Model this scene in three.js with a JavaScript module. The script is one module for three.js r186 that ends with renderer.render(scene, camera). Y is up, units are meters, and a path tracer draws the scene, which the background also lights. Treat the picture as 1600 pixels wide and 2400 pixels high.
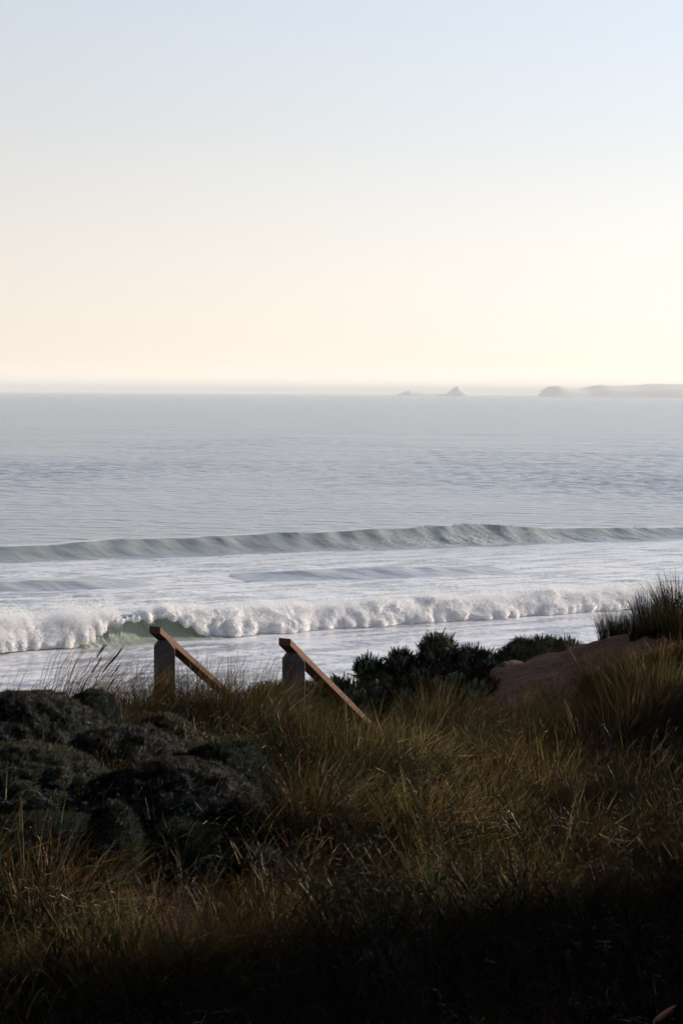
import * as THREE from 'three';
import { mergeGeometries } from 'three/addons/utils/BufferGeometryUtils.js';
import { createNoise2D, createNoise3D } from 'simplex-noise';

// ------------------------------------------------------------------ camera, sky, sun, exposure
const EYE = 13, F = 4000;                                  // metres above the sea; focal length in pixels of the 1600 x 2400 photograph
const scene = new THREE.Scene();
const camera = new THREE.PerspectiveCamera(2 * Math.atan(1200 / F) * 180 / Math.PI, 682 / 1024, 0.1, 60000);
camera.position.set(0, EYE, 0);
camera.rotation.order = 'YXZ';
camera.rotation.set(-Math.atan(279 / F), 0, 0.0062);
camera.updateMatrixWorld(true);
camera.focus = 12; camera.userData.fStop = 16;

const rad = Math.PI / 180, sunAz = 72 * rad, sunEl = 13.5 * rad;   // azimuth to the right of the view
const sunDir = new THREE.Vector3(Math.sin(sunAz) * Math.cos(sunEl), Math.sin(sunEl), -Math.cos(sunAz) * Math.cos(sunEl));
{
  const W = 1024, H = 512, data = new Float32Array(W * H * 4);
  const key = [[0, 1.75, 1.5, 1.22], [0.5, 1.42, 1.22, 1.0], [1, 1.15, 1.0, 0.835], [2, 1.05, 0.94, 0.82], [3.2, 1.01, 0.92, 0.825], [5, 0.93, 0.89, 0.825], [8.8, 0.775, 0.805, 0.825], [13, 0.675, 0.755, 0.855], [25, 0.47, 0.575, 0.74], [45, 0.26, 0.35, 0.51], [90, 0.18, 0.26, 0.40]];
  for (let r = 0; r < H; r++) {
    const el = Math.max(0, ((r + 0.5) / H - 0.5) * 180);
    let k = 0; while (k < key.length - 2 && el > key[k + 1][0]) k++;
    const a = key[k], b = key[k + 1], t = Math.min(1, (el - a[0]) / (b[0] - a[0]));
    for (let c = 0; c < W; c++) {
      const th = ((c + 0.5) / W - 0.5) * 2 * Math.PI, e = el * rad;
      const x = Math.cos(th) * Math.cos(e), z = Math.sin(th) * Math.cos(e), y = Math.sin(e);
      const ca = Math.cos(th) * Math.sin(sunAz) - Math.sin(th) * Math.cos(sunAz), cg = x * sunDir.x + y * sunDir.y + z * sunDir.z;
      const g = Math.acos(Math.min(1, cg)) / rad, low = Math.cos(e);
      const f = (1.06 / 1.6) * (1 + low * ((0.835 + 0.43 * ca + 0.10 * ca * ca) - 1) + (1 - low) * -0.15), glow = 0.28 * Math.exp(-((g / 20) ** 2));
      const o = (r * W + c) * 4, warm = low * (ca - 0.31) * 0.10;
      data[o] = (a[1] + (b[1] - a[1]) * t) * f + glow;
      data[o + 1] = (a[2] + (b[2] - a[2]) * t) * f * (1 + 0.5 * warm) + glow * 0.86;
      data[o + 2] = (a[3] + (b[3] - a[3]) * t) * f * (1 + 0.9 * warm) + glow * 0.66;
      data[o + 3] = 1;
    }
  }
  const sky = new THREE.DataTexture(data, W, H, THREE.RGBAFormat, THREE.FloatType);
  sky.mapping = THREE.EquirectangularReflectionMapping; sky.magFilter = THREE.LinearFilter; sky.needsUpdate = true;
  scene.background = sky; scene.environment = sky;
}
const sun = new THREE.DirectionalLight(new THREE.Color(1, 0.855, 0.67), 5);
sun.name = 'sun'; sun.position.copy(sunDir).multiplyScalar(80).add(new THREE.Vector3(0, EYE, -12)); sun.target.position.set(0, EYE - 2, -12);
sun.castShadow = true; sun.shadow.radius = 7; sun.shadow.mapSize.set(4096, 4096);
Object.assign(sun.shadow.camera, { left: -60, right: 60, top: 40, bottom: -40, near: 1, far: 260 });
scene.add(sun, sun.target);
scene.fog = new THREE.FogExp2(new THREE.Color(0.9, 0.95, 1.0), 1.4e-4);
const renderer = new THREE.WebGLRenderer({ antialias: true });
renderer.toneMapping = THREE.LinearToneMapping; renderer.toneMappingExposure = 1.6;
renderer.shadowMap.enabled = true;

// ------------------------------------------------------------------ helpers
function prng(seed) { let s = seed | 0; return () => { s = (s + 0x6d2b79f5) | 0; let t = Math.imul(s ^ (s >>> 15), 1 | s); t = (t + Math.imul(t ^ (t >>> 7), 61 | t)) ^ t; return ((t ^ (t >>> 14)) >>> 0) / 4294967296; }; }
const rnd = prng(11), n2 = createNoise2D(prng(3)), n3 = createNoise3D(prng(5));
const U = (a, b, r = rnd) => a + (b - a) * r(), clamp = THREE.MathUtils.clamp, lerp = THREE.MathUtils.lerp, ss = (a, b, x) => { const t = clamp((x - a) / (b - a), 0, 1); return t * t * (3 - 2 * t); };
const curve = (pts) => (x) => { if (x <= pts[0][0]) return pts[0][1]; for (let i = 1; i < pts.length; i++) if (x <= pts[i][0]) return lerp(pts[i - 1][1], pts[i][1], (x - pts[i - 1][0]) / (pts[i][0] - pts[i - 1][0])); return pts[pts.length - 1][1]; };
const smoothCurve = (pts, w) => { const c = curve(pts); return (x) => { let s = 0; for (let i = -3; i <= 3; i++) s += c(x + i * w / 3); return s / 7; }; };
const taken = new Map();
function numbered(name) { const k = taken.get(name) ?? 0; taken.set(name, k + 1); return k ? name + '_' + String(k).padStart(3, '0') : name; }
function tag(o, label, category, group, kind) { if (label) o.userData.label = label; if (category) o.userData.category = category; if (group) o.userData.group = group; if (kind) o.userData.kind = kind; return o; }
function mesh(name, geometry, material, parent) { const m = new THREE.Mesh(geometry, material); m.name = parent ? name : numbered(name); m.castShadow = m.receiveShadow = true; (parent ?? scene).add(m); return m; }
function thing(name, label, category, pos, turn = 0, group) { const g = new THREE.Group(); g.name = numbered(name); g.position.set(...pos); g.rotation.y = turn; scene.add(g); return tag(g, label, category, group); }
// the point that a pixel of the photograph shows, at a distance in front of the camera
function at(px, py, depth) { const v = new THREE.Vector3((px - 800) / F, (1200 - py) / F, -1).applyQuaternion(camera.quaternion); v.multiplyScalar(depth / -v.z); return v.add(camera.position); }
const xAt = (px, D) => (px - 800) / F * D;
function grid(nu, nv, f, colored) {   // f(i, j) -> [x, y, z, (r, g, b)]
  const p = new Float32Array((nu + 1) * (nv + 1) * 3), c = colored ? new Float32Array(p.length) : null, uv = new Float32Array((nu + 1) * (nv + 1) * 2), idx = new Uint32Array(nu * nv * 6);
  let k = 0;
  for (let j = 0; j <= nv; j++) for (let i = 0; i <= nu; i++, k++) { const q = f(i, j); p.set([q[0], q[1], q[2]], k * 3); if (c) c.set([q[3], q[4], q[5]], k * 3); uv[k * 2] = q[6] ?? q[0]; uv[k * 2 + 1] = q[7] ?? -q[2]; }
  k = 0;
  for (let j = 0; j < nv; j++) for (let i = 0; i < nu; i++) { const a = j * (nu + 1) + i, b = a + 1, d = a + nu + 1, e = d + 1; idx[k++] = a; idx[k++] = b; idx[k++] = e; idx[k++] = a; idx[k++] = e; idx[k++] = d; }
  const g = new THREE.BufferGeometry();
  g.setAttribute('position', new THREE.BufferAttribute(p, 3)); g.setAttribute('uv', new THREE.BufferAttribute(uv, 2)); if (c) g.setAttribute('color', new THREE.BufferAttribute(c, 3));
  g.setIndex(new THREE.BufferAttribute(idx, 1)); g.computeVertexNormals(); return g;
}
function texture(w, h, f, srgb) {
  const d = new Uint8Array(w * h * 4);
  for (let y = 0; y < h; y++) for (let x = 0; x < w; x++) { const q = f(x / w, y / h, x, y), o = (y * w + x) * 4; for (let k = 0; k < 3; k++) d[o + k] = clamp(Math.round((q[k] ?? q[0]) * 255), 0, 255); d[o + 3] = 255; }
  const t = new THREE.DataTexture(d, w, h); t.wrapS = t.wrapT = THREE.RepeatWrapping; t.magFilter = THREE.LinearFilter; t.minFilter = THREE.LinearMipmapLinearFilter; t.generateMipmaps = true; if (srgb) t.colorSpace = THREE.SRGBColorSpace; t.needsUpdate = true; return t;
}

// ------------------------------------------------------------------ the dune
const base = smoothCurve([[-60, 2.2], [-16, 1.2], [-3, -1.6], [0, -1.65], [2, -1.72], [4.2, -1.86], [5.6, -1.93], [7, -1.93], [9, -2.14], [11, -2.36], [12, -2.52], [14, -2.9], [17, -3.4], [20, -4.3], [30, -7.4], [45, -12.0], [60, -12.75], [76, -13.4], [100, -15]], 0.9);
const ridge = curve([[0.4, 0], [0.95, 0.32], [1.3, 0.66], [1.5, 0.70], [1.87, 0.74], [2.44, 0.90], [2.85, 1.05], [3.5, 1.3], [5, 1.5], [8, 1.7], [14, 1.4], [30, 1.0]]);
function rel(x, D) {       // height against the camera
  let g = base(D);
  const dr = D - 15.1 - 0.25 * Math.sin(x * 1.7);
  g += ridge(x) * (dr < 0 ? Math.exp(-((dr / 2.0) ** 2)) : Math.exp(-((dr / 1.5) ** 2)));
  g += 0.85 * ss(1.2, 3.8, x - Math.max(0, D - 8) * 0.06) * Math.exp(-(((D - 10.2) / 2.2) ** 2));            // grassy bank on the right
  { const end = 5.85 + 0.33 * (Math.min(x, 7) - 0.9); g += (1.3 + 0.28 * Math.max(0, Math.min(x, 7) - 3.4)) * ss(0, 1.5, x - 1.8 - 0.2 * (D - 6) + 0.2 * n2(D * 1.3, 50)) * ss(3.0, 5.0, D) * ss(end + 0.7, end - 0.7, D + 0.45 * n2(x * 1.5, 60)) * ss(14, 8, x); }                               // its nearer part, beside the frame
  g += 0.22 * Math.exp(-(((x + 1.5) / 1.0) ** 2) - (((D - 8) / 1.6) ** 2)) + 0.5 * ss(-2.2, -5, x) * Math.exp(-(((D - 8) / 5) ** 2));
  const near = Math.exp(-D * D / 3000);
  return g + near * (0.05 * n2(x * 0.9, D * 0.9) + 0.025 * n2(x * 2.6 + 9, D * 2.6) + 0.012 * n2(x * 7, D * 7 + 4));
}
const groundY = (x, D) => EYE + rel(x, D);
{
  const xs = [], ds = [];
  for (let x = -260; x < -6;) { xs.push(x); x += x < -40 ? 16 : x < -12 ? 2 : 0.6; }
  for (let x = -6; x <= 8; x += 0.05) xs.push(x);
  for (let x = 8.6; x < 260; x += x < 14 ? 0.6 : x < 40 ? 2 : 16) xs.push(x);
  for (let d = -60; d < 2; d += d < -10 ? 3 : 0.5) ds.push(d);
  for (let d = 2; d < 19; d += 0.05) ds.push(d);
  for (let d = 19; d < 96; d += d < 26 ? 0.5 : 2) ds.push(d);
  const g = grid(xs.length - 1, ds.length - 1, (i, j) => [xs[i], groundY(xs[i], ds[j]), -ds[j]]);
  const tone = texture(512, 512, (u, v, x, y) => {
    const s = (k, o) => { const a = u * 2 * Math.PI, b = v * 2 * Math.PI; return n3(Math.cos(a) * k + o, Math.sin(a) * k + Math.cos(b) * k, Math.sin(b) * k); };
    const k = 0.86 + 0.10 * s(2.2, 0) + 0.06 * s(7, 5) + 0.10 * (rnd() - 0.5);
    return [0.38 * k, 0.222 * k, 0.115 * k];
  }, true);
  tone.repeat.set(1 / 1.7, 1 / 1.7);
  const bump = texture(512, 512, (u, v) => {
    const a = u * 2 * Math.PI, b = v * 2 * Math.PI, s = (k, o) => n3(Math.cos(a) * k + o, Math.sin(a) * k + Math.cos(b) * k, Math.sin(b) * k);
    return [0.5 + 0.22 * s(1.8, 1) + 0.12 * s(5, 2) + 0.08 * s(13, 3) + 0.08 * (rnd() - 0.5)];
  });
  bump.repeat.set(1 / 1.1, 1 / 1.1);
  const m = new THREE.MeshStandardMaterial({ name: 'red sand', map: tone, roughness: 1, bumpMap: bump, bumpScale: 0.06 });
  tag(mesh('dune_sand', g, m), 'bare reddish sand of the dune under the grass and bushes', 'sand', null, 'structure');
}

// ------------------------------------------------------------------ the sea
const waterNormals = (() => {
  const N = 1024, waves = [], r = prng(21);
  for (let i = 0; i < 70; i++) { const k = Math.exp(U(Math.log(4), Math.log(95), r)), a = Math.PI / 2 + U(-1.1, 1.1, r) * U(0.4, 1, r), kx = Math.round(k * Math.cos(a)), ky = Math.round(k * Math.sin(a)); waves.push([kx, ky, U(0, 6.28, r), 0.030 * U(0.5, 1.3, r)]); }
  const sx = new Float32Array(N * N), sy = new Float32Array(N * N);
  for (const [kx, ky, ph, s] of waves) {
    const kk = Math.hypot(kx, ky) || 1, cx = new Float32Array(N), sxn = new Float32Array(N);
    for (let x = 0; x < N; x++) { cx[x] = Math.cos(2 * Math.PI * kx * x / N + ph); sxn[x] = Math.sin(2 * Math.PI * kx * x / N + ph); }
    for (let y = 0; y < N; y++) { const c = Math.cos(2 * Math.PI * ky * y / N), sn = Math.sin(2 * Math.PI * ky * y / N); for (let x = 0; x < N; x++) { const w = (cx[x] * c - sxn[x] * sn) * s; sx[y * N + x] += w * kx / kk; sy[y * N + x] += w * ky / kk; } }
  }
  return texture(N, N, (u, v, x, y) => { const a = -sx[y * N + x] * 1.0, b = -sy[y * N + x] * 1.0, l = 1 / Math.hypot(a, b, 1); return [0.5 + 0.5 * a * l, 0.5 + 0.5 * b * l, 0.5 + 0.5 * l]; });
})();
waterNormals.repeat.set(1 / 22, 1 / 22);
const waterMat = new THREE.MeshPhysicalMaterial({ name: 'sea water', vertexColors: true, roughness: 0.22, ior: 1.33, normalMap: waterNormals, normalScale: new THREE.Vector2(0.55, 0.55) });
const swellMat = waterMat.clone(); Object.assign(swellMat, { name: 'wave water', transmission: 0.35, thickness: 0, side: THREE.DoubleSide });
const chop = [];
{ const r = prng(77); for (let i = 0; i < 64; i++) { const L = Math.exp(U(Math.log(0.9), Math.log(22), r)), a = (r() < 0.5 ? -1 : 1) * U(0, 1.45, r) * U(0.3, 1, r); chop.push([2 * Math.PI / L * Math.sin(a), 2 * Math.PI / L * Math.cos(a), U(0, 6.28, r), (L < 4 ? 0.036 : 0.031) * U(0.6, 1.3, r) * (L > 10 ? 0.16 : L > 4 ? 0.34 : 1) * 0.95 * L / (2 * Math.PI), L]); } }
function seaHeight(x, D, res) {
  let h = 0; const off = ss(120, 230, D);
  const gust = 0.75 + 0.5 * n2(x * 0.012, D * 0.006);
  for (const [kx, kd, ph, a, L] of chop) { const w = res ? ss(2, 7, L / res) : 1; if (w > 0) h += w * a * Math.sin(kx * x + kd * D + ph); }
  h *= lerp(0.42, 1, off) * gust * lerp(1, 0.55, ss(300, 1000, D));
  h += off * (0.09 * Math.sin(D * 0.105 - x * 0.03 + 1.4 * n2(x * 0.01, D * 0.004)) + 0.05 * Math.sin(D * 0.19 + x * 0.05 + 2));
  return h;
}
// lines of the breakers on the sea: start point, direction along the crest
const line = (x0, d0, x1, d1) => { const l = Math.hypot(x1 - x0, d1 - d0), ex = (x1 - x0) / l, ed = (d1 - d0) / l; return { x0, d0, ex, ed, pos: (s, t) => [x0 + ex * s - ed * t, d0 + ed * s + ex * t], st: (x, d) => [(x - x0) * ex + (d - d0) * ed, -(x - x0) * ed + (d - d0) * ex] }; };
const inner = line(-16.8, 84, 18, 103), outer = line(-25.8, 129, 30.6, 153);
const WATER = [0.20, 0.222, 0.265], FOAM = [0.66, 0.65, 0.68];
function foamAmount(x, D) {            // share of the surface under foam film
  const [si, ti] = inner.st(x, D), [so, to] = outer.st(x, D);
  const st = (u, v, k) => n2(u * 0.09 * k, v * 0.55 * k);
  const streak = 0.5 + 0.32 * st(si, ti, 1) + 0.26 * st(si + 40, ti, 2.3) + 0.2 * st(si, ti + 9, 5.5) + 0.12 * n2(si * 2.2, ti * 4);
  let cover = 0;
  if (ti < 0) cover = lerp(0.62, 0.78, ss(0, 30, si)) - 0.22 * ss(0, 4, -ti) * 0.4;
  else if (to < 0) cover = lerp(0.26, 0.60, ss(-2, 34, si + ti * 0.4)) + 0.34 * ss(-11, -1, to) * (0.35 + 0.65 * ss(4, 26, so)) + 0.25 * Math.exp(-(((ti - 4) / 3) ** 2));
  else cover = 0.0;
  return clamp(ss(0.76 - cover * 0.85, 1.08 - cover * 0.75, streak) , 0, 1) * (to < 0 ? 1 : 0);
}
const SURF = [0.33, 0.335, 0.365];
const mixFoam = (f, w = WATER) => [lerp(w[0], FOAM[0], f), lerp(w[1], FOAM[1], f), lerp(w[2], FOAM[2], f)];
const surfWater = (x, D) => { const k = ss(2, -6, outer.st(x, D)[1]) * (0.75 + 0.25 * n2(x * 0.05, D * 0.2)); return WATER.map((v, i) => lerp(v, SURF[i], k)); };
{
  const az = [], rs = [];
  for (let a = -80; a < -13; a += a < -24 ? 4 : 0.5) az.push(a);
  for (let a = -13; a <= 13; a += 0.055) az.push(a);
  for (let a = 13.5; a <= 80; a += a < 24 ? 0.5 : 4) az.push(a);
  for (let r = 60; r < 20000;) { rs.push(r); const px = r * r / (EYE * 1705); r += 0.33 * Math.pow(Math.max(1, r / 260), 1.75); }
  rs.push(20000);
  const g = grid(az.length - 1, rs.length - 1, (i, j) => {
    const r = rs[j], a = az[i] * rad, x = r * Math.sin(a), D = r * Math.cos(a), res = Math.max(j ? rs[j] - rs[j - 1] : 0.2, Math.abs(az[i]) > 13 ? r * 0.01 : r * 0.00096);
    return [x, seaHeight(x, D, res), -D, ...(D < 190 ? mixFoam(foamAmount(x, D), surfWater(x, D)) : WATER)];
  }, true);
  tag(mesh('sea', g, waterMat), 'grey blue rippled sea reaching to the horizon', 'sea', null, 'structure');
}

// unbroken swells
function swell(L, s0, s1, ns, H, opt) {
  const ts = []; for (let t = -1.2; t < opt.front; t += opt.front / 26) ts.push(t); for (let t = opt.front; t <= opt.back; t += (opt.back - opt.front) / 46) ts.push(t);
  return grid(ns, ts.length - 1, (i, j) => {
    const s = lerp(s0, s1, i / ns), h = H(s), wob = opt.wobble * (n2(s * 0.09, 3) + 0.5 * n2(s * 0.3, 8)), t = ts[j];
    const c = opt.front + wob, prof = t < c ? Math.pow(clamp((t + 0.2) / (c + 0.2), 0, 1), opt.steep) : 0.5 + 0.5 * Math.cos(Math.PI * clamp((t - c) / (opt.back - c), 0, 1));
    const en = opt.end ?? 0.04, edge = ss(-1.2, 0.2, t) * (1 - ss(opt.back * 0.8, opt.back, t)) * ss(0, en, i / ns) * ss(1, 1 - en, i / ns);
    const [x, D] = L.pos(s, t);
    const rib = opt.ribs * (0.6 + 1.2 * n2(s * 0.06, 77)) * ss(0, c * 0.4, t) * (1 - ss(c, c + 2.5, t)) * (0.020 * n2(s * 0.3 + t * 0.9, t * 0.25) + 0.020 * n2(s * 1.7 + t * 1.6, t * 0.4) + 0.012 * n2(s * 5 + t * 3, t * 0.9));
    const y = seaHeight(x, D, 0.3) * (1 - 0.75 * edge * ss(9, 3, t)) + (h * prof + rib * h) * edge - 0.16 * (1 - ss(0, 0.5, edge));
    const face = ss(-0.2, 0.5, t) * (1 - ss(c - 0.15, c + 0.5, t));
    const web = 1 - Math.abs(n2(s * 0.42 + 1.5 * t + 0.8 * n2(s * 0.5, t), t * 0.55 + 0.2 * s)) * 3.2, web2 = 1 - Math.abs(n2(s * 1.3 - t * 1.2, t * 1.5 + 40)) * 3.6;
    let f = face * clamp(Math.max(web, 0.8 * web2 * (0.5 + 0.5 * n2(s * 0.2, 60))), 0, 1) * opt.web(s) * ss(1.1, 0.35, t / c) + 0.75 * opt.toe(s) * ss(0.9, -0.2, t / (c * 0.45)) * clamp(0.55 + 0.6 * n2(s * 0.5, t * 1.2), 0, 1);
    f = clamp(f, 0, 1);
    if (t > c + 2) f = Math.max(f, 0.0);
    return [x, y, -D, ...mixFoam(f, opt.water ?? surfWater(x, D))];
  }, true);
}
{
  const Ho = smoothCurve([[-40, 0.8], [0, 1.1], [12, 1.42], [24, 1.55], [34, 1.85], [40, 1.9], [47, 1.55], [55, 1.1], [62, 0.9], [90, 0.6]], 3);
  const g = swell(outer, -45, 95, 900, (s) => 0.88 * Ho(s) * (1 + 0.16 * n2(s * 0.07, 1) + 0.06 * n2(s * 0.23, 5)), { front: 3.0, back: 15, steep: 1.9, water: [0.33, 0.36, 0.365], wobble: 0.45, ribs: 1, web: (s) => ss(20, 34, s) * (1 - ss(52, 60, s)) * 0.95, toe: (s) => 0.5 + 0.5 * ss(15, 35, s) });
  tag(mesh('ocean_wave', g, swellMat), 'long grey green swell about to break, farthest of the waves', 'wave');
  const mid1 = line(-23, 110, 20, 122), Hm = smoothCurve([[-40, 0.35], [0, 0.45], [9, 0.5], [13, 0.2], [16, 0.12], [40, 0.1]], 2);
  tag(mesh('ocean_wave', swell(mid1, -40, 16, 420, (s) => Hm(s) * (1 + 0.25 * n2(s * 0.3, 4)), { front: 1.6, back: 7, steep: 1.2, wobble: 0.5, ribs: 1.2, web: () => 0.1, toe: () => 0.3, end: 0.25 }), waterMat), 'low dark ripple of swell at left behind the breaking wave', 'wave');
  const mid2 = line(-8, 116, 16, 124), H2 = smoothCurve([[0, 0.1], [4, 0.42], [10, 0.5], [15, 0.42], [22, 0.1]], 1.5);
  tag(mesh('ocean_wave', swell(mid2, -1, 25, 300, (s) => H2(s) * (1 + 0.2 * n2(s * 0.35, 14)), { front: 2.2, back: 7, steep: 1.2, wobble: 0.5, ribs: 1.3, web: () => 0.1, toe: () => 0.3, end: 0.25 }), waterMat), 'low pale swell in the middle between the two larger waves', 'wave');
}

// the breaking wave: a green wall of water between two stretches of white water
{
  const b = thing('breaking_wave', 'white breaking wave nearest the shore with a green hollow section', 'wave', [0, 0, 0]);
  const H = smoothCurve([[-40, 1.0], [0, 1.12], [5, 1.2], [8.2, 1.36], [12, 1.16], [20, 1.02], [30, 0.88], [45, 0.8], [70, 0.6]], 1.5);
  const wallMat = new THREE.MeshPhysicalMaterial({ name: 'green water', vertexColors: true, roughness: 0.3, transmission: 0.35, thickness: 0, side: THREE.DoubleSide, ior: 1.33, normalMap: waterNormals, normalScale: new THREE.Vector2(0.5, 0.5) });
  const prof = [[-0.9, -0.12], [-0.2, 0.02], [0.5, 0.1], [1.0, 0.27], [1.32, 0.52], [1.46, 0.78], [1.42, 0.94], [1.36, 1.0], [1.6, 1.03], [2.1, 0.98], [3.2, 0.7], [5, 0.34], [7.5, 0.08], [9, -0.12]];
  const cv = new THREE.CatmullRomCurve3(prof.map(([t, y]) => new THREE.Vector3(t, y, 0)), false, 'centripetal'), cp = cv.getPoints(70);
  mesh('water_face', grid(300, 70, (i, j) => {
    const s = lerp(3.6, 13, i / 300), q = cp[j], n = 0.05 * n2(s * 1.2 + q.y, q.y * 0.8) + 0.02 * n2(s * 4, q.y * 3 + q.x), [x, D] = inner.pos(s + 0.4 * q.y, q.x + n + 0.3 * n2(s * 0.25, 7));
    const f = Math.max(0.55 * clamp(n2(s * 0.8, q.y * 3) * 1.2 + 0.1, 0, 1) * ss(1.2, 2.2, q.x) * ss(4, 2.2, q.x), clamp(0.35 + 1.1 * n2(s * 3.2, q.y * 0.9) + 0.5 * n2(s * 8, q.y * 2.5), 0, 1) * Math.max(ss(7.4, 5.4, s), ss(9.8, 11.6, s)) * 0.9, 0.6 * clamp(0.2 + n2(s * 5, q.y * 1.5), 0, 1) * ss(0.75, 1.0, q.y)), w = [0.36, 0.41, 0.34];
    const e = ss(3.6, 4.8, s) * ss(13, 11.6, s);
    return [x, q.y * H(s) * e - 0.12 * (1 - e), -D, lerp(w[0], 0.8, f), lerp(w[1], 0.8, f), lerp(w[2], 0.8, f)];
  }, true), wallMat, b);
  const foamMat = new THREE.MeshPhysicalMaterial({ name: 'white water', color: new THREE.Color(0.95, 0.945, 0.95), roughness: 1, specularIntensity: 0.05, transmission: 0.45, thickness: 0, side: THREE.DoubleSide });
  const bil = (x0, y, z) => { const w = 0.5 * n3(x0 * 0.5, y * 0.6, z * 0.5 + 30), x = x0 + w;
    return 0.26 * Math.abs(n3(x * 0.34, y * 0.4, z * 0.34)) + 0.17 * Math.abs(n3(x * 0.8 + 7, y * 0.8, z * 0.8)) + 0.11 * Math.abs(n3(x * 1.9, y * 1.7 + 5, z * 1.8)) + 0.065 * Math.abs(n3(x * 4.2 + w, y * 4, z * 4 + 3)) + 0.04 * Math.abs(n3(x * 9, y * 9, z * 9)) + 0.035 * n3(x * 19, y * 19, z * 19); };
  // outline across the wave at s, v from the toe over the crest to the back
  function roll(s, v, lift, toe) {
    const h = H(s) * (1 + 0.13 * n2(s * 0.3, 20) + 0.10 * n2(s * 0.12, 21) + 0.06 * n2(s * 1.1, 22)), p = [[lerp(toe, 1.0, lift), lift * 0.85], [lerp(toe + 0.15, 1.0, lift), lerp(0.35, 0.92, lift)], [0.75, lerp(0.7, 0.97, lift)], [1.25, 0.93], [1.9, 0.98], [2.7, 0.8], [3.6, 0.45], [4.6, 0.1], [5.4, -0.12]];
    const k = v * (p.length - 1), i = Math.min(p.length - 2, Math.floor(k)), f = k - i;
    return [lerp(p[i][0], p[i + 1][0], f), lerp(p[i][1], p[i + 1][1], f) * h];
  }
  const surf = (s, v, lift, toe) => {
    let t = 0, y = 0; for (const o of [-0.05, -0.025, 0, 0.025, 0.05]) { const q = roll(s, clamp(v + o, 0, 1), lift, toe); t += q[0] / 5; y += q[1] / 5; }
    const q1 = roll(s, clamp(v + 0.06, 0, 1), lift, toe), q0 = roll(s, clamp(v - 0.06, 0, 1), lift, toe);
    let nt = -(q1[1] - q0[1]), ny = q1[0] - q0[0]; const l = Math.hypot(nt, ny) || 1; nt /= l; ny /= l;
    const amp = ss(0, 0.08, v) * ss(1, 0.8, v) * lerp(0.75, 1.25, 0.5 + 0.5 * n2(s * 0.15, 33)), d = (bil(s, y * 1.15, t) - 0.16) * amp * 0.95;
    return [t + nt * d, y + ny * d, nt, ny];
  };
  const toeAt = (s) => 0.1 + 0.35 * n2(s * 0.3, 44) + 0.2 * n2(s * 1.1, 45);
  const liftR = (s) => ss(12.1, 8.6, s + 0.5 * n2(s * 1.5, 70)) * 0.96, liftL = (s) => ss(4.1, 6.1, s + 0.5 * n2(s * 1.7, 71)) * 0.96;
  const stretch = (s0, s1, ns, nv, lift) => grid(ns, nv, (i, j) => { const s = lerp(s0, s1, i / ns), v = j / nv, [t, y] = surf(s, v, lift(s), toeAt(s)); const [x, D] = inner.pos(s, t); return [x, y, -D]; });
  mesh('white_water', stretch(-12, 58, 2000, 110, (s) => s < 7 ? liftL(s) : liftR(s)), foamMat, b);
  // froth and droplets torn off it
  const drop = new THREE.IcosahedronGeometry(1, 0), N = 380000, im = new THREE.InstancedMesh(drop, foamMat, N), m4 = new THREE.Matrix4(), r = prng(9);
  let k = 0;
  while (k < N) {
    const s = r() < 0.36 ? U(-3, 6.7, r) : U(8, 44, r), left = s < 7, v = Math.pow(r(), 0.9), [t, y, nt, ny] = surf(s, v, left ? liftL(s) : liftR(s), toeAt(s));
    const far = r() < 0.78, off = far ? -Math.log(1 - 0.98 * r()) * (left ? 0.24 : 0.15) * (0.5 + n2(s * 0.5, 90) * 0.5 + 0.3) : U(-0.02, 0.08, r);
    if (v > 0.75 && r() < 0.7) continue;
    const up = far ? 0.3 * off : 0, [x, D] = inner.pos(s + U(-0.1, 0.1, r), t + nt * off + (far ? off * 0.9 : 0)), q = far ? U(0.008, 0.021, r) : U(0.010, 0.030, r);
    m4.makeScale(q * U(0.7, 1.4, r), q * U(0.6, 1.1, r), q).setPosition(x, y + ny * off + up, -D); im.setMatrixAt(k++, m4);
  }
  im.name = 'spray'; tag(im, null, null, null, 'stuff'); im.castShadow = im.receiveShadow = true; b.add(im);
}

// ------------------------------------------------------------------ islands on the horizon
{
  const rock = new THREE.MeshStandardMaterial({ name: 'far rock', color: new THREE.Color(0.58, 0.54, 0.49), roughness: 1 });
  function island(name, label, D, px0, px1, prof, deep) {
    const c = curve(prof), mid = (px0 + px1) / 2, o = thing(name, label, 'island', [xAt(mid, D), 0, -D]), nu = 160, nv = 24;
    const g = grid(nu, nv, (i, j) => {
      const px = lerp(px0, px1, i / nu), v = j / nv, x = (px - mid) / F * D, k = Math.pow(Math.max(0, Math.sin(Math.PI * v)), 0.4);
      const top = c(px) / F * D + 11 * Math.min(1, c(px) / 5), y = top * k * (1 + 0.03 * n2(px * 0.04, v * 3)) - 1;
      return [x, y, (0.5 - v) * deep];
    });
    tag(mesh('rock', g, rock, o), null, null); return o;
  }
  island('rocky_island', 'small pale rocky islet with a pointed peak on the horizon', 8600, 920, 1096, [[920, 0], [930, 2], [945, 5], [955, 8], [966, 6], [985, 4.5], [1010, 3], [1030, 2.5], [1046, 3], [1054, 8], [1060, 14], [1067, 19], [1074, 16], [1082, 9], [1090, 3], [1096, 0]], 420);
  island('headland', 'long pale flat topped headland on the horizon at right', 9000, 1277, 2050, [[1277, 0], [1280, 12], [1287, 20], [1298, 21], [1310, 19], [1322, 15.5], [1345, 13], [1358, 14], [1372, 18], [1386, 22], [1400, 24], [1420, 22], [1450, 22], [1480, 23], [1510, 26], [1540, 27], [1600, 26], [1720, 24], [1850, 16], [2000, 6], [2050, 0]], 900);
}
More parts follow.
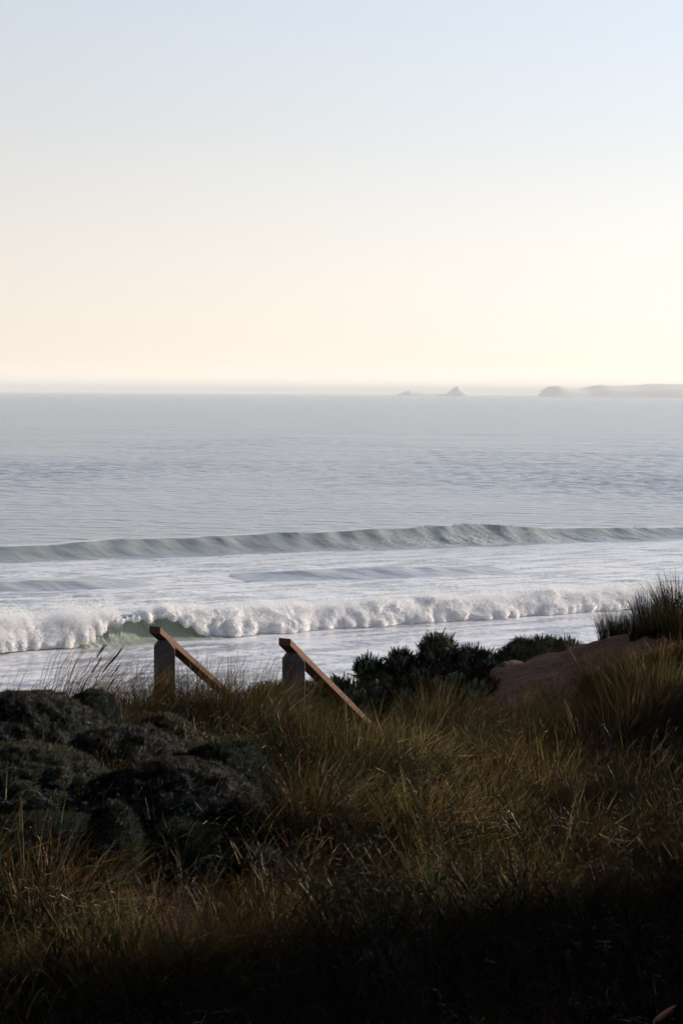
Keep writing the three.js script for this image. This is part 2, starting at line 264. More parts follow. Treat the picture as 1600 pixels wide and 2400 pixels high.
// ------------------------------------------------------------------ stair railings
{
  const grain = (seed, c0, c1, k) => { const n = createNoise2D(prng(seed)); return texture(128, 512, (u, v) => {
    const wob = 0.06 * n(3, v * 3), a = 0.5 + 0.5 * n((u + wob) * 14 * k, v * 2.2), b = 0.5 + 0.5 * n((u + wob) * 50 * k, v * 5 + 7), d = n(u * 3 + 20, v * 2.4) > 0.62 ? 0.75 : 1, q = clamp(0.55 * a + 0.45 * b, 0, 1);
    return [0, 1, 2].map((i) => Math.pow(lerp(c0[i], c1[i], q) * d, 1 / 2.2)); }, true); };
  const postMat = new THREE.MeshStandardMaterial({ name: 'weathered timber', map: grain(31, [0.036, 0.029, 0.031], [0.068, 0.055, 0.056], 1), roughness: 0.85 });
  const railMat = new THREE.MeshPhysicalMaterial({ name: 'red brown timber', map: grain(32, [0.050, 0.016, 0.008], [0.108, 0.035, 0.016], 1), roughness: 0.6, specularIntensity: 0.6 });
  const inkMat = new THREE.MeshStandardMaterial({ name: 'black marker', color: new THREE.Color(0.008, 0.007, 0.008), roughness: 0.95 });
  postMat.map.repeat.set(1 / 0.3, 1 / 1.2); railMat.map.repeat.set(1 / 0.25, 1 / 1.1);
  function railing(label, px, py, D, heart) {
    const top = at(px, py, D), gy = groundY(top.x, D), t = thing('stair_railing', label, 'railing', [top.x, gy - 0.3, -D]);
    const H = top.y - gy + 0.3, w = 0.072, sh = new THREE.Shape();
    sh.moveTo(-w, 0); sh.lineTo(w, 0); sh.lineTo(w, H - 0.062); sh.lineTo(w - 0.048, H); sh.lineTo(-w + 0.034, H); sh.lineTo(-w, H - 0.045); sh.closePath();
    const pg = new THREE.ExtrudeGeometry(sh, { depth: 0.09, bevelEnabled: true, bevelSize: 0.003, bevelThickness: 0.003, bevelSegments: 1 }); pg.translate(0, 0, -0.045); pg.rotateY(0.10);
    const post = mesh('post', pg, postMat, t);
    // flat rail over the post top, falling away from the camera to the right
    const L = 1.75, tan = 0.66, th = Math.atan(tan), wd = 0.088, tk = 0.036, s = new THREE.Shape(), q = tan * tk * 0 ;
    const a = -0.115;                                           // start before the post
    s.moveTo(a, -a * tan); s.lineTo(L, -L * tan); s.lineTo(L, -L * tan + tk / Math.cos(th)); s.lineTo(a, -a * tan + tk / Math.cos(th)); s.closePath();
    const rg = new THREE.ExtrudeGeometry(s, { depth: wd, bevelEnabled: true, bevelSize: 0.003, bevelThickness: 0.003, bevelSegments: 2 }); rg.translate(0, 0, -wd / 2);
    const p = rg.attributes.position, uv = rg.attributes.uv; for (let i = 0; i < p.count; i++) uv.setXY(i, p.getZ(i) + 0.4 * p.getY(i), p.getX(i) * 1.2);
    rg.rotateY(Math.atan2(0.866, 0.5)); rg.translate(0, H - 0.012, 0);
    mesh('handrail', rg, railMat, t);
    if (heart) {
      const flat = [], strokes = [];
      const hp = []; for (let i = 0; i <= 26; i++) { const u = i / 26 * 2 * Math.PI; hp.push([0.030 * Math.pow(Math.sin(u), 3), 0.0026 * (13 * Math.cos(u) - 5 * Math.cos(2 * u) - 2 * Math.cos(3 * u) - Math.cos(4 * u)) * 0.92]); }
      strokes.push(hp.map(([x, y]) => [x - 0.024, y + H - 0.088]));
      strokes.push([[-0.028, H - 0.135], [-0.024, H - 0.158], [-0.022, H - 0.185], [-0.020, H - 0.215], [-0.018, H - 0.245]]);
      strokes.push([[-0.058, H - 0.150], [-0.058, H - 0.185], [-0.052, H - 0.205], [-0.040, H - 0.200], [-0.026, H - 0.175]]);
      strokes.push([[-0.050, H - 0.255], [-0.030, H - 0.245], [-0.018, H - 0.262], [-0.026, H - 0.285], [-0.046, H - 0.29]]);
      for (const st of strokes) for (let i = 0; i + 1 < st.length; i++) {
        const [x0, y0] = st[i], [x1, y1] = st[i + 1], l = Math.hypot(x1 - x0, y1 - y0) || 1e-6, g = new THREE.BoxGeometry(l + 0.004, 0.0075, 0.0012);
        g.rotateZ(Math.atan2(y1 - y0, x1 - x0)); g.translate((x0 + x1) / 2, (y0 + y1) / 2, 0.0487); flat.push(g);
      }
      const g = mergeGeometries(flat); g.rotateY(0.10); mesh('heart_drawing', g, inkMat, post);
    }
  }
  railing('left of two sloping timber stair railings, post plain', 386, 1500, 12.0, false);
  railing('right of two sloping timber stair railings, heart drawn on its post', 688, 1529, 11.5, true);
}

// ------------------------------------------------------------------ grass
const leafMat = (name, transmission, coat, rough) => new THREE.MeshPhysicalMaterial({ name, vertexColors: true, roughness: 0.95, specularIntensity: 0.4, transmission, thickness: 0, clearcoat: coat, clearcoatRoughness: rough, side: THREE.DoubleSide });
const greenMat = leafMat('green grass', 0.5, 0.25, 0.32), dryMat = leafMat('dry grass', 0.42, 0.55, 0.34), headMat = leafMat('seed head', 0.1, 0.05, 0.6);
const TONES = {
  green: [[0.066, 0.086, 0.031], [0.094, 0.108, 0.041], [0.120, 0.120, 0.050], [0.060, 0.079, 0.038]],
  olive: [[0.173, 0.152, 0.061], [0.212, 0.178, 0.076], [0.134, 0.126, 0.052], [0.242, 0.193, 0.085]],
  straw: [[0.384, 0.300, 0.186], [0.288, 0.216, 0.120], [0.504, 0.414, 0.282], [0.228, 0.156, 0.084]],
  red: [[0.180, 0.079, 0.038], [0.228, 0.106, 0.053], [0.132, 0.058, 0.031], [0.264, 0.144, 0.072]],
};
class Blades {
  constructor() { this.p = []; this.n = []; this.c = []; this.i = []; }
  add(x, y, z, az, lean, bend, len, width, tone, twist, segs = 4, pw = 1.5) {
    const ca = Math.cos(az), sa = Math.sin(az), o = this.p.length / 3, st = Math.sin(twist), ct = Math.cos(twist);
    for (let k = 0; k <= segs; k++) {
      const t = k / segs, th = lean + bend * Math.pow(t, pw), tx = Math.sin(th) * ca, ty = Math.cos(th), tz = Math.sin(th) * sa;
      if (k) { x += tx * len / segs; y += ty * len / segs; z += tz * len / segs; }
      let sx = -sa, sy = 0, sz = ca; const bx = ty * sz - tz * sy, by = tz * sx - tx * sz, bz = tx * sy - ty * sx;
      sx = sx * ct + bx * st; sy = sy * ct + by * st; sz = sz * ct + bz * st;
      const nx = ty * sz - tz * sy, ny = tz * sx - tx * sz, nz = tx * sy - ty * sx, w = width * 0.5 * (k === segs ? 0.12 : 1 - 0.55 * t * t);
      for (const s of [-1, 1]) { this.p.push(x + s * w * sx, y + s * w * sy, z + s * w * sz); this.n.push(nx, ny, nz); this.c.push(tone[0], tone[1], tone[2]); }
      if (k) { const a = o + k * 2 - 2; this.i.push(a, a + 1, a + 3, a, a + 3, a + 2); }
    }
    return [x, y, z];
  }
  geometry() {
    const g = new THREE.BufferGeometry();
    g.setAttribute('position', new THREE.BufferAttribute(new Float32Array(this.p), 3)); g.setAttribute('normal', new THREE.BufferAttribute(new Float32Array(this.n), 3)); g.setAttribute('color', new THREE.BufferAttribute(new Float32Array(this.c), 3));
    g.setIndex(this.i); return g;
  }
}
// ------------------------------------------------------------------ cushion bushes
// [px, distance, half width, half depth, py of the top, label]
const BUSHES = [
  [55, 8.5, 0.46, 0.50, 1622, 'broad grey green cushion bush at the left edge under the leaning stems'],
  [215, 9.0, 0.19, 0.22, 1613, 'rounded dark cushion bush standing out against the water at left'],
  [385, 8.5, 0.20, 0.24, 1674, 'small dark cushion bush below the plain post'],
  [285, 7.9, 0.36, 0.36, 1704, 'wide cushion bush in the middle of the left group with an olive top'],
  [525, 7.8, 0.25, 0.34, 1735, 'cushion bush at the right end of the left group beside the golden grass'],
  [40, 7.3, 0.42, 0.36, 1745, 'dark shaded cushion bush at the left edge in front of the broad one'],
  [410, 7.25, 0.40, 0.30, 1782, 'dark shaded cushion bush in front of the middle of the left group'],
  [262, 6.55, 0.125, 0.14, 1877, 'pale round cushion bush on its own in the dark at lower left'],
  [566, 6.95, 0.085, 0.12, 1866, 'small cushion bush with a lit rim, below the right end of the group'],
  [728, 7.3, 0.075, 0.10, 1906, 'smallest round cushion bush at the foot of the green tussock'],
  [105, 6.75, 0.30, 0.24, 1905, 'low shaded cushion bush at the left edge behind the reddish tussock'],
  [425, 6.75, 0.22, 0.20, 1925, 'low shaded cushion bush at right of the pale round one'],
  [610, 6.5, 0.13, 0.16, 1985, 'low shaded cushion bush left of the gold green tussock'],
  [622, 7.5, 0.10, 0.12, 1830, 'small dark cushion bush beside the right end of the group'],
];
{
  const coreMat = new THREE.MeshStandardMaterial({ name: 'dense grey green growth', color: new THREE.Color(0.18, 0.213, 0.21), roughness: 1 });
  const twigMat = new THREE.MeshPhysicalMaterial({ name: 'grey green needles', vertexColors: true, roughness: 0.95, specularIntensity: 0.3, transmission: 0.25, thickness: 0, side: THREE.DoubleSide });
  const sprigs = [1, 2, 3].map((s) => {
    const b = new Blades(), r = prng(200 + s);
    for (let k = 0; k < 14; k++) { const c = [0.21, 0.25, 0.245].map((v) => v * U(0.7, 1.35, r)); b.add(U(-0.008, 0.008, r), -0.012, U(-0.008, 0.008, r), r() * 6.283, U(0.1, 0.85, r), U(-0.3, 0.5, r), U(0.016, 0.034, r), 0.0016, c, r() * 3, 2); }
    return b.geometry();
  });
  const m4 = new THREE.Matrix4(), q4 = new THREE.Quaternion(), up = new THREE.Vector3(0, 1, 0), nv = new THREE.Vector3(), pv = new THREE.Vector3(), sv = new THREE.Vector3(), spin = new THREE.Quaternion();
  BUSHES.forEach(([px, D, rx, rz, py, label], n) => {
    const x = xAt(px, D), gy = groundY(x, D), H = at(px, py, D).y - gy, t = thing('cushion_bush', label, 'bush', [x, gy, -D]), r = prng(300 + n), big = rx > 0.3 ? 1 : rx > 0.15 ? 0.7 : 0.4;
    const shape = (a, e) => {                                   // a round, e from 0 at the rim to pi/2 on top
      const ce = Math.pow(Math.cos(e), 0.9), se = Math.sin(e), dx = ce * Math.cos(a), dz = ce * Math.sin(a);
      const k = 1 + big * (0.08 * n3(dx * 2.2 + n * 7, se * 2.2, dz * 2.2) + 0.06 * n3(dx * 5 + n * 3, se * 5, dz * 5)) + 0.035 * n3(dx * 11, se * 11 + n, dz * 11) + 0.02 * n3(dx * 30, se * 30 + n, dz * 30);
      return pv.set(dx * rx * k, -0.06 + (H + 0.06 - 0.02) * Math.pow(se, 0.95) * (0.55 + 0.45 * k), dz * rz * k);
    };
    const nu = 150, nw = 56;
    mesh('inner_growth', grid(nu, nw, (i, j) => { const p = shape(i / nu * 2 * Math.PI, j / nw * Math.PI / 2); return [p.x, p.y, p.z]; }), coreMat, t);
    const area = 2.2 * (rx + rz) * (Math.max(H, 0.1) + 0.5 * Math.min(rx, rz)) * 1.4, N = Math.round(clamp(area * 26000, 2500, 34000)), im = new THREE.InstancedMesh(sprigs[n % 3], twigMat, N), a1 = new THREE.Vector3(), b1 = new THREE.Vector3();
    for (let k = 0; k < N; k++) {
      const a = r() * 6.283, e = Math.asin(Math.pow(r(), 0.9)) , p = shape(a, e).clone();
      a1.copy(shape(a + 0.03, e)).sub(p); b1.copy(shape(a, Math.min(1.57, e + 0.03))).sub(p); nv.crossVectors(b1, a1).normalize(); if (nv.y < -0.2) nv.negate(); if (!isFinite(nv.x) || nv.lengthSq() < 0.5) nv.set(0, 1, 0);
      nv.x += U(-0.35, 0.35, r); nv.y += U(0, 0.5, r); nv.z += U(-0.35, 0.35, r);
      q4.setFromUnitVectors(up, nv.normalize()).multiply(spin.setFromAxisAngle(up, r() * 6.283)); const s = U(0.75, 1.25, r) * (1 + 0.3 * n3(p.x * 9, p.y * 9, p.z * 9));
      im.setMatrixAt(k, m4.compose(p, q4, sv.set(s, s, s)));
    }
    im.name = 'foliage'; tag(im, null, null, null, 'stuff'); im.castShadow = im.receiveShadow = true; t.add(im);
  });
}

// ------------------------------------------------------------------ green shrubs
{
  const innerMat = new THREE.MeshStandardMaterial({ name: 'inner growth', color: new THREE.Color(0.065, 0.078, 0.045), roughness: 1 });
  const leavesMat = new THREE.MeshPhysicalMaterial({ name: 'small grey green leaves', vertexColors: true, roughness: 0.9, specularIntensity: 0.5, transmission: 0.4, thickness: 0, clearcoat: 0.15, clearcoatRoughness: 0.45, side: THREE.DoubleSide });
  const woodMat = new THREE.MeshStandardMaterial({ name: 'bare twigs', color: new THREE.Color(0.05, 0.038, 0.03), roughness: 0.9 });
  const shoots = [1, 2, 3].map((s) => {
    const b = new Blades(), r = prng(400 + s), L = 0.07;
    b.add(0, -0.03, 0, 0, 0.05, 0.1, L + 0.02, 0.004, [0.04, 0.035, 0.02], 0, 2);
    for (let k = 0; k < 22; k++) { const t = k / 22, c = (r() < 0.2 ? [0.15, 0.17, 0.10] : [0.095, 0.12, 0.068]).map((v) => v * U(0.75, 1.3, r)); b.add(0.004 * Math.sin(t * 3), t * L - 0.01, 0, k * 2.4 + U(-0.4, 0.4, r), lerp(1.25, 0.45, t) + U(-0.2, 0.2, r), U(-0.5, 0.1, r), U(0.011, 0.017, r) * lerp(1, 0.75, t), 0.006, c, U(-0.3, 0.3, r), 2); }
    return b.geometry();
  });
  const m4 = new THREE.Matrix4(), q4 = new THREE.Quaternion(), up = new THREE.Vector3(0, 1, 0), nv = new THREE.Vector3(), p = new THREE.Vector3(), sv = new THREE.Vector3(), spin = new THREE.Quaternion();
  function shrub(label, D, lobes, per, seed) {
    const c0 = at(lobes[0][0], lobes[0][1], D), t = thing('green_shrub', label, 'shrub', [c0.x, groundY(c0.x, D), -D]), r = prng(seed);
    const L = lobes.map(([px, py, rp, dd = 0, sy = 1]) => { const d = D + dd, q = at(px, py, d).sub(t.position), R = rp / F * d; return { x: q.x, y: q.y, z: q.z, R, sy }; });
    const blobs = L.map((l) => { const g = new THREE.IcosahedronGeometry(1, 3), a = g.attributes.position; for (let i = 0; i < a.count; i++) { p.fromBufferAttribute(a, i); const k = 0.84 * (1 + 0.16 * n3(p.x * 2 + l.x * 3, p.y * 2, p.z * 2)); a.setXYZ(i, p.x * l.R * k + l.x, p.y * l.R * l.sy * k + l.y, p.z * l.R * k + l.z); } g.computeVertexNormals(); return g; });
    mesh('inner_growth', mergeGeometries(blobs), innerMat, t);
    const list = [];
    for (const l of L) { const n = Math.round(per * l.R * l.R); for (let k = 0; k < n; k++) {
      nv.set(U(-1, 1, r), U(-0.75, 1, r), U(-1, 1, r)); if (nv.lengthSq() > 1 || nv.lengthSq() < 0.05) { k--; continue; } nv.normalize();
      const k1 = (0.86 + 0.16 * n3(nv.x * 2 + l.x * 3, nv.y * 2, nv.z * 2)) * U(0.82, 1.03, r); p.set(l.x + nv.x * l.R * k1, l.y + nv.y * l.R * l.sy * k1, l.z + nv.z * l.R * k1);
      if (L.some((o) => o !== l && Math.hypot(p.x - o.x, (p.y - o.y) / o.sy, p.z - o.z) < o.R * 0.72)) continue;
      nv.y += 0.75; nv.x += U(-0.3, 0.3, r); nv.z += U(-0.3, 0.3, r);
      q4.setFromUnitVectors(up, nv.normalize()).multiply(spin.setFromAxisAngle(up, r() * 6.283)); const s = U(0.45, 1.05, r) * (r() < 0.06 ? 1.5 : 1);
      list.push(m4.compose(p, q4, sv.set(s, s, s)).clone());
    } }
    const im = new THREE.InstancedMesh(shoots[seed % 3], leavesMat, list.length); list.forEach((m, k) => im.setMatrixAt(k, m));
    im.name = 'leaves'; tag(im, null, null, null, 'stuff'); im.castShadow = im.receiveShadow = true; t.add(im);
    return t;
  }
  shrub('large dark green shrub in the centre with a round bump on top', 15.0, [[1000, 1615, 92], [1026, 1530, 46], [938, 1556, 34], [862, 1572, 34], [895, 1610, 58], [960, 1600, 60], [1100, 1575, 62], [1060, 1640, 80, -0.6], [1142, 1562, 36, -0.2], [1138, 1600, 34, -0.4], [1128, 1640, 40, -0.6], [880, 1655, 70, -0.5], [960, 1665, 70, -0.7], [1120, 1640, 60, -0.8]], 30000, 501);
  shrub('low green shrub behind the sand crest, right of the large one', 18.5, [[1270, 1540, 52], [1222, 1536, 42], [1320, 1538, 44], [1368, 1548, 34], [1395, 1552, 24], [1195, 1550, 36], [1290, 1570, 50], [1240, 1575, 45]], 30000, 502);
  shrub('dark little shrub behind the post with the heart, at its left', 14.6, [[640, 1628, 30], [612, 1630, 24], [664, 1640, 30], [590, 1645, 26]], 30000, 503);
  shrub('low dark shrub under the right handrail', 14.2, [[780, 1640, 48], [738, 1630, 32], [715, 1645, 36], [822, 1640, 46], [775, 1672, 50], [760, 1700, 50, -0.4], [850, 1690, 46, -0.3]], 30000, 504);
  // bare twigs
  const D = 14.6, o = at(792, 1625, D), t = thing('bare_bush', 'leafless twiggy bush at the left end of the large green shrub', 'bush', [o.x, o.y, -D]), r = prng(61), tubes = [];
  const dir = new THREE.Vector3(), a = new THREE.Vector3();
  (function grow(from, d, len, rad_, depth) {
    const end = from.clone().addScaledVector(d, len), mid = from.clone().addScaledVector(d, len * 0.5).add(new THREE.Vector3(U(-1, 1, r), U(-1, 1, r), U(-1, 1, r)).multiplyScalar(len * 0.09));
    tubes.push(new THREE.TubeGeometry(new THREE.CatmullRomCurve3([from, mid, end]), 3, rad_, 4));
    if (depth < 4) for (let k = 0; k < (depth < 1 ? 7 : 3); k++) { const nd = d.clone().add(new THREE.Vector3(U(-1, 1, r) * 0.9, U(-0.3, 0.8, r), U(-1, 1, r) * 0.6)).normalize(); grow(from.clone().lerp(end, U(0.5, 1, r)), nd, len * U(0.5, 0.85, r), rad_ * 0.68, depth + 1); }
  })(new THREE.Vector3(0, -0.1, 0), new THREE.Vector3(-0.15, 1, 0).normalize(), 0.12, 0.011, 0);
  mesh('twigs', mergeGeometries(tubes), woodMat, t);
}

// ------------------------------------------------------------------ a dry seed spike close to the camera
{
  const p = at(1556, 2376, 4.25), q = at(1590, 2350, 4.2), t = thing('seed_spike', 'thick dry seed spike at the bottom right corner', 'seed head', [p.x, p.y, p.z]);
  const dir = q.clone().sub(p).normalize(), up = new THREE.Vector3(0, 1, 0), m = new THREE.MeshStandardMaterial({ name: 'dry seed spike', color: new THREE.Color(0.19, 0.085, 0.045), roughness: 0.9 });
  const prof = []; for (let i = 0; i <= 30; i++) { const u = i / 30; prof.push(new THREE.Vector2(Math.max(0.0006, 0.0068 * Math.pow(Math.sin(Math.PI * Math.pow(u, 0.75)), 0.8) * (1 + 0.1 * Math.sin(i * 2.4))), (u - 0.5) * 0.12)); }
  const g = new THREE.LatheGeometry(prof, 12); g.applyQuaternion(new THREE.Quaternion().setFromUnitVectors(up, dir)); mesh('spike', g, m, t);
  const st = new THREE.TubeGeometry(new THREE.CatmullRomCurve3([new THREE.Vector3().addScaledVector(dir, -0.05), new THREE.Vector3(-0.06, -0.12, 0.02), new THREE.Vector3(-0.09, -0.42, 0.04)]), 10, 0.0016, 6); mesh('stem', st, m, t);
}
const pick = (a, r) => a[Math.floor(r() * a.length)];
function tone(set, r) { const c = pick(TONES[set], r), k = U(0.8, 1.25, r); return [c[0] * k, c[1] * k, c[2] * k]; }
// o: count, radius, length range, spread (lean at the rim), bend, width, mix of tones, wind [x, z], seed heads
function tuft(seed, o) {
  const r = prng(seed), fresh = new Blades(), dry = new Blades(), heads = [];
  for (let k = 0; k < o.n; k++) {
    const rr = o.radius * Math.sqrt(r()), a0 = r() * 6.283, x = rr * Math.cos(a0), z = rr * Math.sin(a0), kind = r(), out = rr / o.radius;
    let lean = o.spread * (0.25 + 0.75 * out) * U(0.5, 1.3, r), az = a0 + U(-0.9, 0.9, r) + (out < 0.3 || r() < 0.15 ? U(-2.5, 2.5, r) : 0);
    const wx = Math.sin(lean) * Math.cos(az) + o.wind[0] * U(0.5, 1.4, r), wz = Math.sin(lean) * Math.sin(az) + o.wind[1] * U(0.5, 1.4, r);
    az = Math.atan2(wz, wx); lean = Math.min(1.2, Math.hypot(wx, wz));
    let acc = 0, set = 'green'; for (const [name, share] of o.mix) { acc += share; if (kind < acc) { set = name; break; } }
    const isDry = set === 'straw' || set === 'red', len = U(o.len[0], o.len[1], r) * (1 - 0.25 * out * r()), bend = o.bend * U(0.1, 1.6, r) * (isDry && r() < 0.35 ? 2.2 : 1);
    (isDry ? dry : fresh).add(x, -0.05, z, az, lean, bend, len + 0.05, o.width * U(0.7, 1.25, r), tone(set, r), U(-1.3, 1.3, r), o.segs ?? 4, isDry ? U(1, 7, r) : U(1, 2.4, r));
  }
  for (let k = 0; k < (o.heads ?? 0); k++) {
    const az = Math.atan2(o.wind[1] + U(-0.15, 0.15, r), o.wind[0] + U(-0.1, 0.1, r)), lean = Math.hypot(...o.wind) * U(0.7, 1.2, r), len = o.len[1] * U(0.66, 0.84, r), c = tone('straw', r);
    const [x, y, z] = dry.add(U(-1, 1, r) * o.radius * 0.7, -0.05, U(-1, 1, r) * o.radius * 0.7, az, lean, 0.35, len, 0.0042, c, 0, 6);
    const head = new Blades();
    for (let q = 0; q < 9; q++) head.add(x, y, z, az + U(-0.08, 0.08, r), lean + 0.34 + U(-0.04, 0.04, r), U(-0.06, 0.06, r), U(0.05, 0.10, r), 0.0045, tone('red', r).map((v) => v * 0.7 + 0.02), U(-2, 2, r), 3);
    heads.push(head.geometry());
  }
  return { fresh: fresh.p.length ? fresh.geometry() : null, dry: dry.p.length ? dry.geometry() : null, heads };
}
const wind = [0.16, 0.02];
const KINDS = {
  golden: { n: 1178, radius: 0.15, len: [0.38, 0.66], spread: 0.50, bend: 0.55, width: 0.0025, mix: [['olive', 0.46], ['green', 0.14], ['straw', 0.20], ['red', 0.20]], wind },
  green: { n: 912, radius: 0.14, len: [0.24, 0.57], spread: 0.60, bend: 0.75, width: 0.0027, mix: [['green', 0.44], ['olive', 0.24], ['straw', 0.17], ['red', 0.15]], wind },
  reddish: { n: 988, radius: 0.15, len: [0.22, 0.55], spread: 0.62, bend: 0.85, width: 0.0025, mix: [['red', 0.36], ['olive', 0.34], ['straw', 0.14], ['green', 0.16]], wind },
  straw: { n: 798, radius: 0.14, len: [0.18, 0.48], spread: 0.62, bend: 1.0, width: 0.0026, mix: [['straw', 0.42], ['olive', 0.36], ['green', 0.12], ['red', 0.10]], wind: [-0.12, 0.06] },
  seedy: { n: 380, radius: 0.12, len: [0.42, 0.72], spread: 0.10, bend: 0.45, width: 0.0022, mix: [['red', 0.45], ['straw', 0.25], ['olive', 0.3]], wind: [0.30, 0.0], heads: 5 },
  wispy: { n: 90, radius: 0.16, len: [0.36, 0.70], spread: 0.22, bend: 0.55, width: 0.0024, mix: [['green', 0.3], ['olive', 0.45], ['red', 0.25]], wind: [0.30, 0.0] },
  spiky: { n: 520, radius: 0.20, len: [0.30, 0.62], spread: 0.30, bend: 0.3, width: 0.0045, mix: [['green', 0.5], ['olive', 0.32], ['red', 0.18]], wind: [0.04, 0] },
  arching: { n: 495, radius: 0.16, len: [0.40, 0.62], spread: 0.35, bend: 0.75, width: 0.0032, mix: [['olive', 0.5], ['straw', 0.32], ['green', 0.18]], wind: [-0.42, 0.1] },
};
const PROTO = {}; let seedNo = 100;
for (const [k, o] of Object.entries(KINDS)) PROTO[k] = tuft(seedNo++, o);
function tussock(kind, px, D, size, label, turn, name = 'grass_tussock') {
  const x = xAt(px, D), p = PROTO[kind], t = thing(name, label, 'grass tussock', [x, groundY(x, D), -D], turn ?? 0);
  t.scale.setScalar(size);
  if (p.fresh) mesh('green_blades', p.fresh, greenMat, t);
  if (p.dry) mesh('dry_blades', p.dry, dryMat, t);
  for (const h of p.heads) mesh('seed_head', h, headMat, t);
}
for (const a of [
  ['golden', 318, 10.6, 1.06, 'golden grass tussock at left of the left railing post', 0.1],
  ['golden', 385, 10.9, 1.06, 'golden grass tussock hiding the foot of the left railing post', -0.2],
  ['golden', 470, 10.6, 1.18, 'golden grass tussock under the upper part of the left handrail', 0.2],
  ['golden', 545, 10.4, 1.32, 'tallest golden grass tussock between the two railing posts', 0],
  ['golden', 612, 10.2, 1.12, 'golden grass tussock close at left of the post with the heart', -0.3],
  ['seedy', 105, 9.4, 1.35, 'reddish tuft with seed heads leaning right against the surf at left', 0.05],
  ['wispy', 38, 9.4, 1.2, 'sparse thin stems at the left edge against the surf', 0],
  ['wispy', 205, 9.6, 1.35, 'sparse leaning stems above the left bush against the water', 0.15],
  ['wispy', 270, 10.0, 1.3, 'sparse leaning stems left of the plain post against the water', -0.1],
  ['green', 752, 8.7, 1.15, 'large green grass tussock below the gap between the railings', 0.4],
  ['reddish', 850, 8.3, 1.15, 'large tussock with rusty red base at right of the small round bush', 0.2],
  ['straw', 700, 10.3, 0.8, 'low straw tuft at the foot of the post with the heart', 0.2],
  ['straw', 860, 10.4, 0.9, 'straw coloured tuft where the right handrail disappears', 0],
  ['golden', 1030, 10.6, 1.0, 'upright golden tussock in front of the large green shrub', 0.3],
  ['green', 1125, 10.2, 0.95, 'green tussock below the lower right end of the large shrub', 0.3],
  ['golden', 1235, 10.8, 0.95, 'reddish gold tussock below the bare sand slope', -0.4],
  ['green', 1360, 10.1, 0.95, 'green tussock in front of the grassy bank at right', 0.5],
  ['golden', 1490, 9.6, 1.05, 'golden tussock near the right edge, halfway up the slope', -0.4],
  ['spiky', 1435, 15.2, 0.52, 'thin dark tuft at the left end of the ridge skyline', 0],
  ['spiky', 1470, 15.3, 0.61, 'dark spiky tussock in the middle of the ridge skyline', 1],
  ['spiky', 1530, 15.2, 0.71, 'tall dark spiky tussock on the ridge skyline near the right edge', 2],
  ['spiky', 1592, 14.9, 0.82, 'tallest dark tussock on the ridge at the right edge', 3],
  ['spiky', 1508, 14.6, 0.5, 'dark tussock on the sand face just below the middle of the ridge grass', 0.7],
  ['spiky', 1556, 14.3, 0.55, 'dark tussock low on the ridge face near the right edge', 2.4],
  ['spiky', 1600, 14.0, 0.62, 'dark tussock lowest on the ridge face, cut by the right edge', 1.6],
  ['arching', 1350, 16.0, 1.0, 'pale grass arching left over the sand crest beside the small shrub', 0],
  ['straw', 1385, 12.0, 1.08, 'pale straw tuft at the lower left end of the grassy bank', 0.5],
  ['golden', 1480, 11.8, 0.96, 'golden tuft in the middle of the grassy bank', 0.2],
  ['golden', 1560, 11.3, 1.2, 'golden tuft at the top of the grassy bank by the right edge', -0.3],
  ['green', 1530, 12.6, 1.15, 'green tussock behind the top of the grassy bank at the right edge', 0.9],
  ['golden', 1440, 12.8, 0.9, 'golden tuft behind the grassy bank, in front of the bare sand face', 1.4],
  ['reddish', 1395, 8.9, 1.0, 'rusty red tussock right of centre in the lit grass', 0.7],
  ['reddish', 1120, 8.2, 0.9, 'rusty tussock in the middle of the lit grass, above the pale glinting blades', 1.1],
  ['green', 960, 9.3, 1.0, 'dark green tussock right of the large one below the railings', 0.2],
  ['reddish', 90, 5.8, 0.95, 'reddish tussock in the shade at the lower left edge', 0.4],
  ['green', 215, 5.0, 0.85, 'dim green tussock in the lower left corner', 0.2],
  ['straw', 480, 5.15, 0.75, 'dim straw tussock at the bottom below the dark sand patch', 0.3],
  ['green', 590, 5.0, 0.7, 'dim green tuft at the bottom, right of the straw one', 0.8],
  ['golden', 725, 6.9, 0.78, 'gold green tussock below the small round bushes', 0.1],
  ['straw', 845, 7.2, 0.8, 'pale tuft with glinting blades below the rusty tussock', 0.4],
  ['straw', 1090, 6.9, 0.95, 'pale glinting blades at the edge of the shade, centre right', 0.2],
  ['straw', 1330, 6.7, 1.0, 'pale glinting tussock at the edge of the shade near the right', 0.6],
]) tussock(...a);

